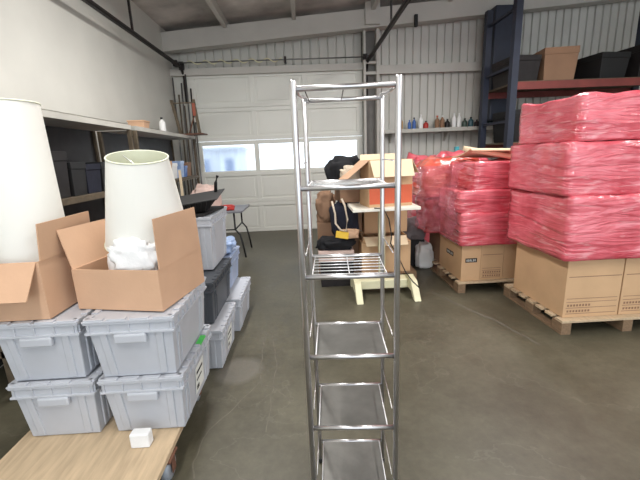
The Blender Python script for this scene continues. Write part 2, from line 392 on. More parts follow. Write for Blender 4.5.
o = thing('torsion_shaft', 'thin steel spring shaft mounted above the white overhead door', 'door spring', (0, 7.30, 3.235))
MB().tube([(-2.35, 0, 0), (1.3, 0, 0)], 0.011, 8).build('shaft', M['steel'], o)
mb = MB(); pts = []
for i in range(110):
    a = i*0.36; pts.append((-2.1+i*0.0161, 0.03*math.cos(a), 0.03*math.sin(a)))
mb.tube(pts, 0.011, 6); mb.build('spring', M['cream'], o)
for x in (-2.3, -0.28, 1.22): MB().box(x-0.02, x+0.02, -0.03, 0.1, -0.05, 0.05).build('bracket', M['dsteel'], o)
for x in (-2.27, 1.18): 
    mb = MB().lathe([(0.055, -0.02), (0.055, 0.02)], 16); mb.build('cable_drum', M['dsteel'], o, loc=(x, 0, 0), rot=(0, PI/2, 0))
tag(MB().box(2.06, 2.12, 7.10, 7.16, 3.66, 3.86).build('beam_clamp', M['black'], bevel=0.01), 'small black clamp hanging on the lower edge of the roof beam', 'clamp')

# added fill lamps, out of view, shaped as strip lights
for i, L in enumerate(FILL_LAMPS):
    o = thing('added_fill_lamp', 'added fill lamp shaped as a long strip light under the roof', 'ceiling light', L, 0, 'added fill lamps under the roof')
    MB().box(-0.11, 0.11, -1.2, 1.2, 0.0, 0.06).build('housing', M['white'], o)
    for s in (-0.05, 0.05): MB().tube([(s, -1.15, -0.025), (s, 1.15, -0.025)], 0.014, 8).build('tube', emit_mat('fill_lamp_tube', (255, 248, 235), 6), o)
    for s in (-0.9, 0.9): MB().tube([(0, s, 0.06), (0, s, roofz(L[0])-L[2])], 0.004, 5).build('hanger', M['steel'], o)

# ------------------------------------------------------------------ THE CHROME RACK
RA = -0.07
rack = thing('chrome_shelf_rack', 'tall narrow chrome rack with six levels, standing alone on the concrete', 'shelf rack', (-0.0139, 1.2486, 0), RA)
Wd, Dp = 0.308, 0.278
Z = [1.709, 1.390, 1.071, 0.752, 0.437, 0.123]
r = 0.0108
for x in (-0.014, Wd+0.014):
    # front post
    MB().lathe([(r*0.7, 0.0), (r, 0.006), (r, 0.025)], 16).build('foot', M['black'], rack, loc=(x, -0.004, 0))
    MB().lathe([(r, 0.02), (r, 1.730), (r*0.8, 1.736), (0.001, 1.737)], 20).build('post', M['chrome'], rack, loc=(x, -0.004, 0))
for x in (0.0, Wd):
    MB().lathe([(r*0.8, 0.0), (r*0.95, 0.006), (r*0.95, 0.025)], 16).build('foot', M['black'], rack, loc=(x, Dp, 0))
    MB().lathe([(r*0.85, 0.02), (r*0.85, 1.712), (r*0.6, 1.716), (0.001, 1.717)], 20).build('post', M['chrome'], rack, loc=(x, Dp, 0))
for k, z in enumerate(Z):
    MB().tube([(-0.010, 0, z), (Wd+0.010, 0, z)], 0.0090, 14).build('front_rail', M['chrome'], rack)
    MB().tube([(0, Dp, z), (Wd, Dp, z)], 0.0080, 14).build('rear_rail', M['chrome'], rack)
    for x in (0.0, Wd):                       # side rails
        if k == 0:
            sgn = 1 if x > 0 else -1
            pts = [(x+sgn*0.008, 0.0, z), (x+sgn*0.008, Dp*0.45, z), (x+sgn*0.006, Dp*0.72, z+0.004), (x-sgn*0.002, Dp*0.9, z+0.012), (x-sgn*0.012, Dp-0.004, z+0.004), (x-sgn*0.02, Dp, z-0.008)]
            MB().tube(pts, 0.0052, 10).build('side_rail', M['chrome'], rack)
        else:
            MB().tube([(x, 0.004, z+0.083), (x, Dp-0.004, z+0.083)], 0.0023, 8).build('side_rail', M['chrome'], rack)
    ins = 0.018
    if k == 0:
        for x in (0.022, Wd*0.48):
            MB().tube([(x, 0, z-0.003), (x, Dp, z-0.003)], 0.0018, 6).build('cross_wire', M['dsteel'], rack)
    elif k == 2:
        sh = None
        for x in (ins, Wd/2, Wd-ins):
            MB().tube([(x, 0, z), (x, Dp, z)], 0.0022, 6).build('cross_wire', M['wire'], rack)
        for i in range(7):
            yy = Dp*(i+0.6)/7.1
            MB().tube([(ins, yy, z+0.003), (Wd-ins, yy, z+0.003)], 0.0019, 6).build('shelf_wire', M['wire'], rack)
    else:
        mb = MB().box(ins, Wd-ins, 0.006, Dp-0.006, z-0.003, z+0.003)
        mb.build('shelf_panel', M['panel_glare'] if k == 1 else M['panel'], rack, bevel=0.001)
        for x in (ins, Wd-ins):
            MB().tube([(x, 0.0, z+0.004), (x, Dp, z+0.004)], 0.0026, 8).build('edge_wire', M['wire'], rack)

# ------------------------------------------------------------------ TOTES
def make_tote(name, label, w, l, h, m, loc, group=None, lid=True, rz=0, labeled=False, tape=False, lm=None):
    """w along x, l along y; loc is the centre of the base"""
    o = thing(name, label, 'storage tote', loc, rz, group)
    tx, ty = w/2-0.030, l/2-0.034; ux, uy = w/2-0.012, l/2-0.014
    zr = h-0.075
    mb = MB()
    mb.hexa([(-tx, -ty, 0), (tx, -ty, 0), (tx, ty, 0), (-tx, ty, 0)], [(-ux, -uy, zr), (ux, -uy, zr), (ux, uy, zr), (-ux, uy, zr)])
    # vertical ribs pressed into the four sides
    def rib(px, py, qx, qy, wx, wy):
        mb.hexa([(px-wx, py-wy, 0.01), (px+wx, py-wy, 0.01), (px+wx, py+wy, 0.01), (px-wx, py+wy, 0.01)],
                [(qx-wx, qy-wy, zr), (qx+wx, qy-wy, zr), (qx+wx, qy+wy, zr), (qx-wx, qy+wy, zr)])
    for s in (-1, 1):
        for q in (-0.68, 0.68):
            rib(q*tx, s*ty, q*ux, s*uy, 0.018, 0.008)
        for q in (-0.78, -0.62, 0.62, 0.78):
            rib(s*tx, q*ty, s*ux, q*uy, 0.007, 0.012)
    mb.build('body', m, o, bevel=0.005)
    # rim band: two steps with webs between
    mb = MB()
    def ring(a, c, z0, z1, th=0.012):
        mb.box(-a, a, -c, -c+th, z0, z1).box(-a, a, c-th, c, z0, z1).box(-a, -a+th, -c+th, c-th, z0, z1).box(a-th, a, -c+th, c-th, z0, z1)
    ring(w/2-0.006, l/2-0.006, zr-0.004, h-0.020)
    ring(w/2+0.002, l/2+0.002, zr-0.004, zr+0.008, 0.02)
    ring(w/2+0.002, l/2+0.002, h-0.028, h-0.018, 0.02)
    n = int(l/0.07)
    for i in range(n+1):
        yy = -l/2+0.02+(l-0.04)*i/n
        for s in (-1, 1): mb.box(s*(w/2-0.004)-0.005, s*(w/2-0.004)+0.005, yy-0.003, yy+0.003, zr, h-0.02)
    for i in range(5):
        xx = -w/2+0.02+(w-0.04)*i/4
        for s in (-1, 1): mb.box(xx-0.003, xx+0.003, s*(l/2-0.004)-0.005, s*(l/2-0.004)+0.005, zr, h-0.02)
    mb.build('rim', m, o, bevel=0.002)
    for s in (-1, 1):
        mb = MB().box(-0.075, 0.075, s*(l/2-0.002)-0.012, s*(l/2-0.002)+0.012, zr-0.05, zr-0.004)
        mb.build('handle', m, o, bevel=0.008)
        for q in (-1, 1):                    # latch block beside the corners on the long side
            MB().box(s*(w/2-0.01)-0.012, s*(w/2-0.01)+0.012, q*(l/2-0.10)-0.03, q*(l/2-0.10)+0.03, zr-0.045, zr-0.002).build('latch', m, o, bevel=0.005)
    if lid:
        for s in (-1, 1):                    # two interlocking flaps
            mb = MB(); x0, x1 = (-w/2-0.006, 0.0) if s < 0 else (0.0, w/2+0.006)
            mb.box(x0, x1, -l/2-0.004, l/2+0.004, h-0.018, h-0.008)
            e = x0 if s < 0 else x1
            for i in range(n):
                yy = -l/2+(l)*(i+0.5)/n
                mb.box(min(e, e-s*0.03), max(e, e-s*0.03), yy-0.024, yy+0.024, h-0.010, h-0.001)
            for s2 in (-1, 1):
                mb.box(x0+0.01, x0+(x1-x0)*0.45, s2*(l/2-0.012)-0.014, s2*(l/2-0.012)+0.014, h-0.010, h-0.001)
                mb.box(x0+(x1-x0)*0.55, x1-0.01, s2*(l/2-0.012)-0.014, s2*(l/2-0.012)+0.014, h-0.010, h-0.001)
            mb.build('lid_flap', lm or m, o, bevel=0.002)
    if labeled:
        k = labeled
        xo = lambda z: tx+(ux-tx)*z/zr+0.003
        yc = l*0.04
        lb = MB().slab([(xo(0.05), yc-0.075, 0.05), (xo(0.05), yc+0.075, 0.05), (xo(0.21), yc+0.075, 0.21), (xo(0.21), yc-0.075, 0.21)], 0.0015).build('paper_label', M['label'], o)
        lb['label'] = 'white paper label'
        mb = MB()
        for (a, c, z0, z1) in ((-0.06, 0.05, 0.165, 0.18), (-0.06, 0.03, 0.125, 0.135), (-0.06, -0.02, 0.07, 0.095)):
            mb.slab([(xo(z0)+0.0028, yc+a, z0), (xo(z0)+0.0028, yc+c, z0), (xo(z1)+0.0028, yc+c, z1), (xo(z1)+0.0028, yc+a, z1)], 0.0008)
        mb.build('print', M['ink'], lb)
    if tape:
        MB().box(w/2-0.02, w/2+0.009, 0.03, 0.13, h-0.010, h+0.0005).build('tape', M['green'], o)['label'] = 'green tape'
    return o
M['wheel'] = mat('grey_wheel', (150, 156, 164), 0.4, 0.2)
# dolly under the near stack
o = thing('furniture_dolly', 'low wooden dolly on casters under the nearest totes', 'dolly', (-0.98, 1.68, 0))
MB().box(-0.53, 0.27, -0.46, 0.52, 0.125, 0.158).build('deck', M['wood'], o, bevel=0.004)
MB().box(-0.53, 0.272, -0.462, -0.42, 0.10, 0.126).build('edge_board', M['wood_dk'], o)
for cx, cy in ((0.245, -0.18), (-0.47, -0.18), (0.21, 0.40), (-0.47, 0.40)):
    c = MB().box(-0.035, 0.035, -0.05, 0.05, 0.116, 0.125).box(-0.030, -0.025, -0.02, 0.02, 0.04, 0.117).box(0.025, 0.030, -0.02, 0.02, 0.04, 0.117).build('caster', M['rust'], o, loc=(cx, cy, 0))
    MB().lathe([(0.04, -0.02), (0.055, -0.017), (0.057, 0), (0.055, 0.017), (0.04, 0.02)], 24).build('wheel', M['wheel'], c, loc=(0, 0, 0.057), rot=(0, PI/2, 0))
tag(MB().box(-0.045, 0.045, -0.025, 0.025, 0, 0.075).build('foam_block', M['foam'], loc=(-0.86, 1.54, 0.159), bevel=0.006), 'small white foam block on the dolly in front of the bottom tote', 'block')

make_tote('storage_tote', 'light grey lidded tote on the wooden dolly, under the tote with the open carton', 0.40, 0.56, 0.32, M['tote'], (-0.855, 1.885, 0.16), labeled=1, tape=True)
make_tote('storage_tote', 'light grey lidded tote holding the open carton with the tilted lampshade', 0.41, 0.58, 0.32, M['tote'], (-0.860, 1.885, 0.48), tape=False)
make_tote('storage_tote', 'light grey lidded tote on the floor under the dark grey tote', 0.42, 0.52, 0.32, M['tote'], (-0.86, 2.65, 0), labeled=1)
make_tote('storage_tote', 'dark charcoal grey tote, the only dark one in the stacks', 0.42, 0.66, 0.33, M['tote2'], (-0.91, 2.80, 0.321))
make_tote('storage_tote', 'tall light grey tote on top of the dark tote, under the black tray', 0.42, 0.58, 0.43, M['tote'], (-0.945, 3.03, 0.652))
make_tote('storage_tote', 'light grey floor tote farthest back along the row', 0.42, 0.60, 0.32, M['tote'], (-0.83, 3.27, 0))
make_tote('storage_tote', 'blue-grey tote behind the dark tote with a pale blue bag on it', 0.36, 0.46, 0.31, M['tote3'], (-0.90, 3.42, 0.321), lid=True)
# totes on the left, beyond the near stack
make_tote('storage_tote', 'light grey bottom tote at the far left on the dolly', 0.40, 0.56, 0.32, M['tote'], (-1.285, 1.885, 0.16))
make_tote('storage_tote', 'light grey tote at the far left, second from the floor', 0.40, 0.56, 0.32, M['tote'], (-1.30, 1.885, 0.48))
tag(lump('plastic_bag', M['bluebag'], (-0.87, 3.42, 0.632), (0.30, 0.34, 0.14), 3, 0.3, 2.5), 'crumpled pale blue plastic bag on top of the blue-grey tote', 'bag')

# ------------------------------------------------------------------ open carton with lampshade
def open_carton(name, label, x0, x1, y0, y1, z0, z1, flaps, m=M['carton'], group=None, rz=0, cx=None):
    """flaps: dict side -> (length, angle in degrees from vertical, outward positive)"""
    cx, cy = (x0+x1)/2, (y0+y1)/2; a, c = (x1-x0)/2, (y1-y0)/2; h = z1-z0; th = 0.006
    o = thing(name, label, 'cardboard box', (cx, cy, z0), rz, group)
    mb = MB(); mb.box(-a, a, -c, c, 0, th).box(-a, a, -c, -c+th, th, h).box(-a, a, c-th, c, th, h).box(-a, -a+th, -c+th, c-th, th, h).box(a-th, a, -c+th, c-th, th, h)
    mb.build('body', m, o)
    for s, (ln, ang) in flaps.items():
        A = math.radians(ang); dz, dd = ln*math.cos(A), ln*math.sin(A)
        g = 0.01
        if s == 'R': p = [(a, -c+g, h), (a, c-g, h), (a+dd, c-g*2, h+dz), (a+dd, -c+g*2, h+dz)]
        if s == 'L': p = [(-a, c-g, h), (-a, -c+g, h), (-a-dd, -c+g*2, h+dz), (-a-dd, c-g*2, h+dz)]
        if s == 'F': p = [(-a+g, -c, h), (a-g, -c, h), (a-g*2, -c-dd, h+dz), (-a+g*2, -c-dd, h+dz)]
        if s == 'B': p = [(a-g, c, h), (-a+g, c, h), (-a+g*2, c+dd, h+dz), (a-g*2, c+dd, h+dz)]
        MB().slab(p, 0.005).build('flap', M['carton_in'] if m == M['carton_yl'] else m, o)
    return o
open_carton('cardboard_box', 'open tan cardboard box holding the tilted white lampshade, right flap standing up', -1.126, -0.666, 1.69, 2.115, 0.801, 1.005, {'R': (0.24, -1), 'L': (0.2, 16), 'B': (0.13, 8)}, rz=-0.2)
def lampshade(label, loc, rt, rb, h, tilt):
    o = thing('lampshade', label, 'lampshade', loc); o.rotation_euler = tilt
    n = 48
    MB().lathe([(rb, 0), (rt, h)], n, cap=False).build('shade', M['shade'], o)
    MB().lathe([(rb-0.004, 0.002), (rt-0.004, h-0.002)], n, cap=False).build('lining', M['shade_in'], o)
    for rr, z in ((rt, h), (rb, 0)):
        mb = MB(); mb.tube([(rr*math.cos(2*PI*i/n), rr*math.sin(2*PI*i/n), z) for i in range(n+1)], 0.004, 6, cap=False); mb.build('rim', M['shade_in'], o)
    mb = MB()
    for k in range(3):
        a = 2*PI*k/3+0.4; mb.tube([(0.015*math.cos(a), 0.015*math.sin(a), h-0.05), ((rt-0.004)*math.cos(a), (rt-0.004)*math.sin(a), h-0.02)], 0.0025, 6)
    mb.lathe([(0.018, h-0.053), (0.018, h-0.047)], 16); mb.build('spider_fitting', M['wire'], o)
    return o
lampshade('white tapered lampshade tilted in the open box on the grey totes', (-0.868, 1.97, 1.09), 0.140, 0.212, 0.45, (math.radians(13), math.radians(6), 0))
o = lump('foam_wrap', M['foam'], (-0.86, 1.76, 0.96), (0.22, 0.07, 0.19), 5, 0.35, 3); tag(o, 'crumpled white foam packing at the front of the open box', 'packing')

tag(lump('foam_pad', M['foam'], (-0.875, 1.94, 0.808), (0.34, 0.36, 0.32), 21, 0.12, 2), 'bulky white foam pad filling the box beneath the tilted lampshade', 'packing')

# far left: another carton with a shade, nearer the camera side
open_carton('cardboard_box', 'open tan cardboard box at the far left edge, beside the box with the tilted shade', -1.60, -1.23, 1.63, 2.07, 0.801, 1.08, {'R': (0.17, 4), 'F': (0.18, 150), 'L': (0.2, 20)})
lampshade('large white lampshade standing upright in the far left cardboard box', (-1.41, 1.86, 0.815), 0.15, 0.165, 0.98, (0, 0, 0))

# black tray and lid on the tall tote
o = thing('tray', 'black ribbed plastic tray lying tilted on the tall grey tote', 'tray', (-0.955, 3.0, 1.085)); o.scale = (1, 1, 0.8); o.rotation_euler = (math.radians(3), math.radians(-7), 0.1)
mb = MB(); mb.hexa([(-0.17, -0.22, 0.03), (0.17, -0.22, 0.03), (0.17, 0.22, 0.03), (-0.17, 0.22, 0.03)], [(-0.24, -0.27, 0.13), (0.26, -0.27, 0.13), (0.26, 0.27, 0.13), (-0.24, 0.27, 0.13)])
mb.build('body', M['black'], o, bevel=0.01)
mb = MB()
for i in range(12):
    xx = -0.18+i*0.033
    mb.hexa([(xx-0.004, -0.232, 0.03), (xx+0.004, -0.232, 0.03), (xx+0.004, -0.22, 0.03), (xx-0.004, -0.22, 0.03)], [(xx*1.25-0.004, -0.282, 0.125), (xx*1.25+0.004, -0.282, 0.125), (xx*1.25+0.004, -0.26, 0.125), (xx*1.25-0.004, -0.26, 0.125)])
mb.build('ribs', M['dsteel'], o)
mb = MB().box(-0.25, 0.27, -0.285, 0.285, 0.128, 0.14); mb.build('rim', M['black'], o, bevel=0.004)
o = tag(MB().tube([(0, 0, 0), (0.01, 0, 0.09), (0.03, 0, 0.15)], 0.014, 8).build('handle_grip', M['black'], loc=(-0.78, 3.16, 1.215)), 'short upright black handle sticking up behind the black tray', 'handle')
tag(MB().box(-0.2, 0.2, -0.26, 0.2, 0, 0.02).build('plastic_sheet', M['black'], loc=(-0.95, 3.02, 1.083), rot=(0, 0, -0.12), bevel=0.004), 'thin black plastic sheet under the tilted tray on the tall tote', 'sheet')

# folding table near the door
o = thing('folding_table', 'grey folding table with black legs near the overhead door', 'table', (-1.50, 5.75, 0))
MB().box(-0.62, 0.52, -0.30, 0.45, 0.70, 0.735).build('tabletop', mat('grey_laminate', (120, 120, 126), 0.5), o, bevel=0.01)
for x in (-0.5, 0.38):
    for y in (-0.24, 0.38):
        MB().tube([(x, y, 0.70), (x, y, 0.44), (x+0.07, y-0.02, 0.36), (x+0.10, y-0.02, 0.22), (x+0.13, y-0.02, 0.0)], 0.014, 8).build('leg', M['black'], o)
    MB().tube([(x, -0.24, 0.44), (x, 0.38, 0.44)], 0.011, 8).build('brace', M['black'], o)
MB().tube([(-0.5, -0.24, 0.44), (0.38, -0.24, 0.44)], 0.011, 8).build('brace', M['black'], o)
tag(lump('red_tool_case', M['red'], (-1.22, 5.58, 0.735), (0.22, 0.16, 0.09), 8, 0.2, 2), 'red-orange tool lying on the grey folding table', 'tool')
tag(lump('cloth_bundle', M['pink_bag'], (-1.55, 5.62, 0.735), (0.40, 0.3, 0.42), 9, 0.3, 2), 'pale pink cloth bundle on the folding table by the door', 'cloth')
tag(lump('plastic_bag', M['white'], (-1.25, 5.3, 0.0), (0.28, 0.24, 0.30), 4, 0.3, 2), 'white plastic bag on the floor beneath the folding table', 'bag')

# ------------------------------------------------------------------ left wall shelving
def shelving(label, y0, y1, zs, x1):
    o = thing('shelving_unit', label, 'shelving unit', ((WX+x1)/2, (y0+y1)/2, 0))
    a = (x1-WX)/2-0.02; c = (y1-y0)/2
    for sx in (-1, 1):
        for sy in (-1, 1):
            MB().box(sx*a-0.02, sx*a+0.02, sy*(c-0.02)-0.02, sy*(c-0.02)+0.02, 0, zs[-1]).build('upright', M['olive'], o)
    MB().box(-a-0.005, -a, -c, c, 0.02, zs[-1]).build('back_panel', M['dsteel'], o)
    for z in zs: MB().box(-a, a+0.02, -c, c, z, z+0.05).build('shelf_board', M['shelf_white'] if z == zs[-1] else M['olive'], o)
    return o
shelving('long grey shelving unit against the left wall, ending near the door', 4.55, 6.95, (0.3, 1.18, 1.87), -1.98)
shelving('grey shelving unit against the left wall, nearer bay behind the lampshades', 2.2, 4.45, (0.3, 1.18, 1.87), -1.98)
cols = [M['dsteel'], M['blue'], M['white'], M['carton_dk'], M['black'], M['bluebag'], M['carton'], M['rack_red'], M['navy']]
names = ['grey steel', 'blue plastic', 'white plastic', 'brown cardboard', 'black plastic', 'pale blue plastic', 'tan cardboard', 'dull red', 'navy']
def crate(loc, s, mi, label, group=None, cat='box'):
    m = cols[mi]; x, y, z = s
    o = thing('parts_box', label, cat, loc, random.uniform(-0.15, 0.15), group)
    mb = MB(); mb.hexa([(-x/2*.9, -y/2*.9, 0), (x/2*.9, -y/2*.9, 0), (x/2*.9, y/2*.9, 0), (-x/2*.9, y/2*.9, 0)], [(-x/2, -y/2, z*.8), (x/2, -y/2, z*.8), (x/2, y/2, z*.8), (-x/2, y/2, z*.8)])
    mb.build('body', m, o, bevel=0.004)
    MB().box(-x/2-.006, x/2+.006, -y/2-.006, y/2+.006, z*.8, z).build('lid', m, o, bevel=0.004)
    return o
ordn = ['first', 'second', 'third', 'fourth', 'fifth', 'sixth', 'seventh', 'eighth', 'ninth', 'tenth', 'eleventh']
for bay, (ya, yb) in enumerate(((2.35, 4.35), (4.7, 6.85))):
    for lv, z in enumerate((0.35, 1.23)):
        y = ya+0.12; n = 0
        while y < yb-0.25:
            mi = random.choice([0, 4, 3, 8, 4, 0] if lv == 0 or bay == 0 else [1, 2, 6, 5, 1, 3, 2, 3])
            ly = random.uniform(0.16, 0.30) if bay == 0 or lv == 0 else random.uniform(0.13, 0.2); hz = random.uniform(0.2, 0.5) if lv == 0 or bay == 0 else random.uniform(0.10, 0.30)
            crate((-2.17, y+ly/2, z), (0.28, ly, hz), mi, '%s box, %s from the near end, %s shelf of the %s left shelving' % (names[mi], ordn[n], ('lower', 'middle')[lv], ('nearer', 'farther')[bay]), 'boxes on the left wall shelves')
            y += ly+0.03; n += 1
crate((-2.12, 5.0, 1.921), (0.2, 0.2, 0.10), 6, 'small tan box alone on the top shelf of the left wall')
def bottle(loc, r, h, m, cap, label, group=None, copyof=None):
    o = thing('bottle', label, 'bottle', loc, 0, group)
    MB().lathe([(r*.92, 0), (r, h*.05), (r, h*.62), (r*.75, h*.72), (r*.32, h*.82), (r*.32, h*.88)], 14).build('body', m, o)
    MB().lathe([(r*.38, h*.87), (r*.38, h), (r*.1, h)], 12).build('cap', cap, o)
    return o
bottle((-2.05, 5.62, 1.921), 0.045, 0.20, M['white'], M['black'], 'small white bottle with a black cap on the left top shelf')
# rusty frame above the shelf end
o = thing('steel_frame', 'rusty steel frame standing on a rusty plate above the left shelf end', 'frame', (-2.0, 6.6, 1.921))
MB().box(-0.17, 0.30, -0.16, 0.16, 0, 0.02).build('base_plate', M['rust'], o)
for (xa, xb) in ((-0.19, -0.10), (0.17, 0.22)):
    MB().slab([(xa, -0.1, 0.56), (xb, -0.1, 0.02), (xb+0.045, -0.1, 0.02), (xa+0.045, -0.1, 0.56)], 0.03).build('upright', M['olive'], o)
MB().box(-0.17, 0.2, -0.115, -0.1, 0.5, 0.52).build('cross_bar', M['olive'], o)
MB().tube([(0.19, -0.09, 0.35), (0.06, -0.09, 0.02)], 0.011, 6).build('brace', M['rust'], o)
MB().box(0.165, 0.215, -0.135, -0.10, 0.30, 0.50).build('plate', mat('red_oxide', (150, 82, 62), 0.7), o)
# long poles standing in the back corner
poles = []
for i, (x, m) in enumerate(((-2.36, 'steel'), (-2.30, 'olive'), (-2.25, 'steel'), (-2.20, 'olive'), (-2.14, 'steel'), (-2.09, 'dsteel'), (-2.03, 'steel'))):
    h = (3.0, 2.7, 2.9, 2.5, 3.05, 2.8, 2.2)[i]
    o = tag(MB().tube([(0, -0.12, 0), (0.02*(i % 3-1), 0.04, h)], 0.014, 8).build('pole', M[m], loc=(x, 7.3, 0)), 'long thin pole in the back left corner, %s from the wall' % ['first','second','third','fourth','fifth','sixth','seventh'][i], 'pole', 'poles in the back left corner')
tag(MB().box(-0.018, 0.018, -0.01, 0.01, 0, 1.36).build('wooden_stake', M['carton_in'], loc=(-1.93, 5.75, 0.0), rot=(0.0, 0.0, 0)), 'pale upright wooden stick standing against the left shelving front', 'stick')

# ------------------------------------------------------------------ bottle shelf on the back wall
o = thing('wall_shelf', 'long white shelf of bottles on the ribbed back wall', 'shelf', (2.7, 7.33, 1.87))
MB().box(-1.2, 1.35, -0.17, 0.168, 0, 0.035).build('board', M['shelf_white'], o)
MB().box(-1.2, 1.35, -0.185, -0.17, -0.025, 0.045).build('lip', M['shelf_white'], o)
for x in (-1.0, 0.1, 1.1): MB().slab([(x, 0.165, 0), (x, -0.14, 0), (x, 0.165, -0.2)], 0.02).build('bracket', M['shelf_white'], o)
SH = [(-.83, .04, .24, 'amber', 'yellow'), (-.66, .035, .18, 'blue', 'blue'), (-.57, .035, .22, 'blue', 'navy'), (-.44, .045, .27, 'white', 'white'), (-.34, .05, .15, 'red', 'black'),
      (-.12, .045, .24, 'carton_dk', 'orange'), (-.02, .045, .24, 'carton_dk', 'white'), (.08, .05, .17, 'dsteel', 'black'), (.21, .045, .27, 'white', 'white'), (.31, .04, .27, 'white', 'white'),
      (.42, .05, .17, 'green_dk', 'black'), (.54, .05, .19, 'teal_dk', 'black'), (.66, .05, .14, 'dsteel', 'black'), (.80, .045, .24, 'purple', 'black'), (.92, .05, .17, 'teal_dk', 'teal'), (1.02, .05, .17, 'green_dk', 'teal'),
      (1.12, .05, .26, 'dsteel', 'red'), (1.22, .04, .24, 'amber', 'yellow')]
M['amber'] = mat('amber_plastic', (190, 140, 60), 0.4); M['green_dk'] = mat('dark_green_plastic', (60, 80, 70), 0.4)
M['teal_dk'] = mat('dark_teal_plastic', (52, 84, 92), 0.4); M['purple'] = mat('purple_plastic', (88, 76, 120), 0.4)
cn = {'amber': 'amber', 'blue': 'blue', 'white': 'white', 'red': 'dark red', 'carton_dk': 'brown', 'dsteel': 'black', 'green_dk': 'dark green', 'teal_dk': 'dark teal', 'purple': 'purple'}
cp = {'yellow': 'yellow', 'blue': 'blue', 'navy': 'navy', 'white': 'white', 'black': 'black', 'orange': 'orange', 'teal': 'teal', 'red': 'red'}
lab = ['first bottle from the left end of the back wall shelf', 'shorter of the two neighbouring blue bottles', 'taller of the two neighbouring blue bottles', 'tall white bottle between the blue and the dark red ones', 'squat bottle, the only dark red one',
       'left one of the brown pair', 'right one of the brown pair', 'squat bottle left of the tall white pair', 'left one of the tall white pair', 'right one of the tall white pair', 'squat bottle just right of the tall white pair', 'squat bottle between dark green and black ones', 'shortest bottle, left of the purple one', 'the only purple bottle',
       'squat bottle right beside the purple one', 'squat bottle next to the tall black one', 'tall bottle near the right end, red on top', 'last bottle at the right end of the shelf']
for i, (x, r_, h_, m_, c_) in enumerate(SH):
    bottle((2.7+x, 7.27, 1.906), r_, h_, M[m_], M[c_], '%s bottle with %s cap, %s' % (cn[m_], cp[c_], lab[i]), 'bottles on the back wall shelf')

# ------------------------------------------------------------------ DESK AND PILE in the middle
o = thing('height_adjustable_desk', 'white topped desk on a cream steel base, under the open orange-striped box', 'desk', (0.80, 3.86, 0))
MB().box(-0.35, 0.335, -0.28, 0.36, 0.925, 0.957).build('desktop', M['desk_white'], o, bevel=0.004)
for x in (-0.345, 0.25):
    mb = MB(); mb.slab([(x, -0.42, 0.0), (x, -0.35, 0.0), (x, -0.27, 0.06), (x, 0.08, 0.06), (x, 0.10, 0.0), (x, 0.15, 0.0), (x, 0.14, 0.10), (x, -0.10, 0.19), (x, -0.26, 0.17)], 0.07)
    mb.build('foot', M['cream'], o, bevel=0.006)
MB().box(-0.035, 0.035, 0.0, 0.06, 0.18, 0.925).build('column', M['cream'], o, bevel=0.005)
MB().box(-0.34, 0.25, -0.16, 0.0, 0.06, 0.155).build('crossbar', M['cream'], o, bevel=0.006)
# open box with orange print on the desk
o = open_carton('cardboard_box', 'open box with a wide orange stripe on top of the white desk', 0.60, 1.06, 3.68, 4.02, 0.958, 1.425, {'F': (0.19, 148), 'R': (0.16, 150), 'L': (0.30, 128), 'B': (0.07, 30)}, M['carton_yl'], rz=0.14)
MB().box(-0.228, 0.228, -0.172, -0.1701, 0.03, 0.215).build('orange_stripe', M['orange'], o)
MB().box(0.2301, 0.2315, -0.16, 0.16, 0.03, 0.215).build('orange_stripe', M['orange'], o)
for ch in o.children:
    if ch.name.startswith('flap'): ch.data.materials[0] = M['carton'] if ch.data.vertices[0].co.x < -0.2 and ch.data.vertices[1].co.x < -0.2 else M['carton_in']
# black bag with pale cloth
def drape(name, label, cat, m, loc, size, seed, **k): return tag(lump(name, m, loc, size, seed, **k), label, cat)
def carton(label, x0, x1, y0, y1, z0, z1, m, group=None, tape=True, rz=0, marks=None, name='cardboard_box'):
    o = thing(name, label, 'cardboard box', ((x0+x1)/2, (y0+y1)/2, z0), rz, group); a, c, h = (x1-x0)/2, (y1-y0)/2, z1-z0
    MB().box(-a, a, -c, c, 0, h).build('body', m, o, bevel=0.003)
    if tape:
        tp = MB().box(-0.025, 0.025, -c-0.0012, c+0.0012, h-0.06, h+0.0012).build('tape', mat('packing_tape', (176, 138, 96), 0.3), o)
        MB().box(-a, a, -c-0.0008, -c, h*0.985-0.004, h*0.985).build('seam', M['carton_dk'], o)
    return o
# low pallet behind the desk foot with boxes
def pallet(label, x0, x1, y0, y1, m=M['wood'], h=0.12, group=None):
    o = thing('pallet', label, 'pallet', ((x0+x1)/2, (y0+y1)/2, 0), 0, group); a, c = (x1-x0)/2, (y1-y0)/2
    n = 7
    for i in range(n):
        yy = -c+(2*c-0.09)*i/(n-1); MB().box(-a, a, yy, yy+0.09, h-0.02, h).build('deck_board', m, o, bevel=0.002)
    for x in (-a, -0.04, a-0.08):
        mb = MB()
        for y in (-c, -0.06, c-0.12): mb.box(x, x+0.08, y, y+0.12, 0.02, h-0.02)
        mb.box(x, x+0.08, -c, c, 0.0, 0.02)
        mb.build('runner', M['wood_dk'], o, bevel=0.002)
    return o
pallet('small wooden pallet under the cartons behind the cream desk base', 0.42, 1.24, 4.02, 4.7, M['wood_dk'], 0.13)
carton('tan closed box on the small pallet, lowest behind the desk', 0.60, 1.17, 4.04, 4.44, 0.131, 0.50, M['carton_yl'])
o = open_carton('cardboard_box', 'tan box with a loose pale front flap, second up behind the desk', 0.62, 1.13, 4.06, 4.42, 0.501, 0.56, {'F': (0.16, 118)}, M['carton_yl'])
carton('upper tan box right under the white desktop', 0.66, 1.18, 4.25, 4.62, 0.561, 0.86, M['carton_yl'], rz=0.03)
carton('brown box behind the left cream desk column', 0.28, 0.60, 4.27, 4.6, 0.131, 0.60, M['carton_dk'])
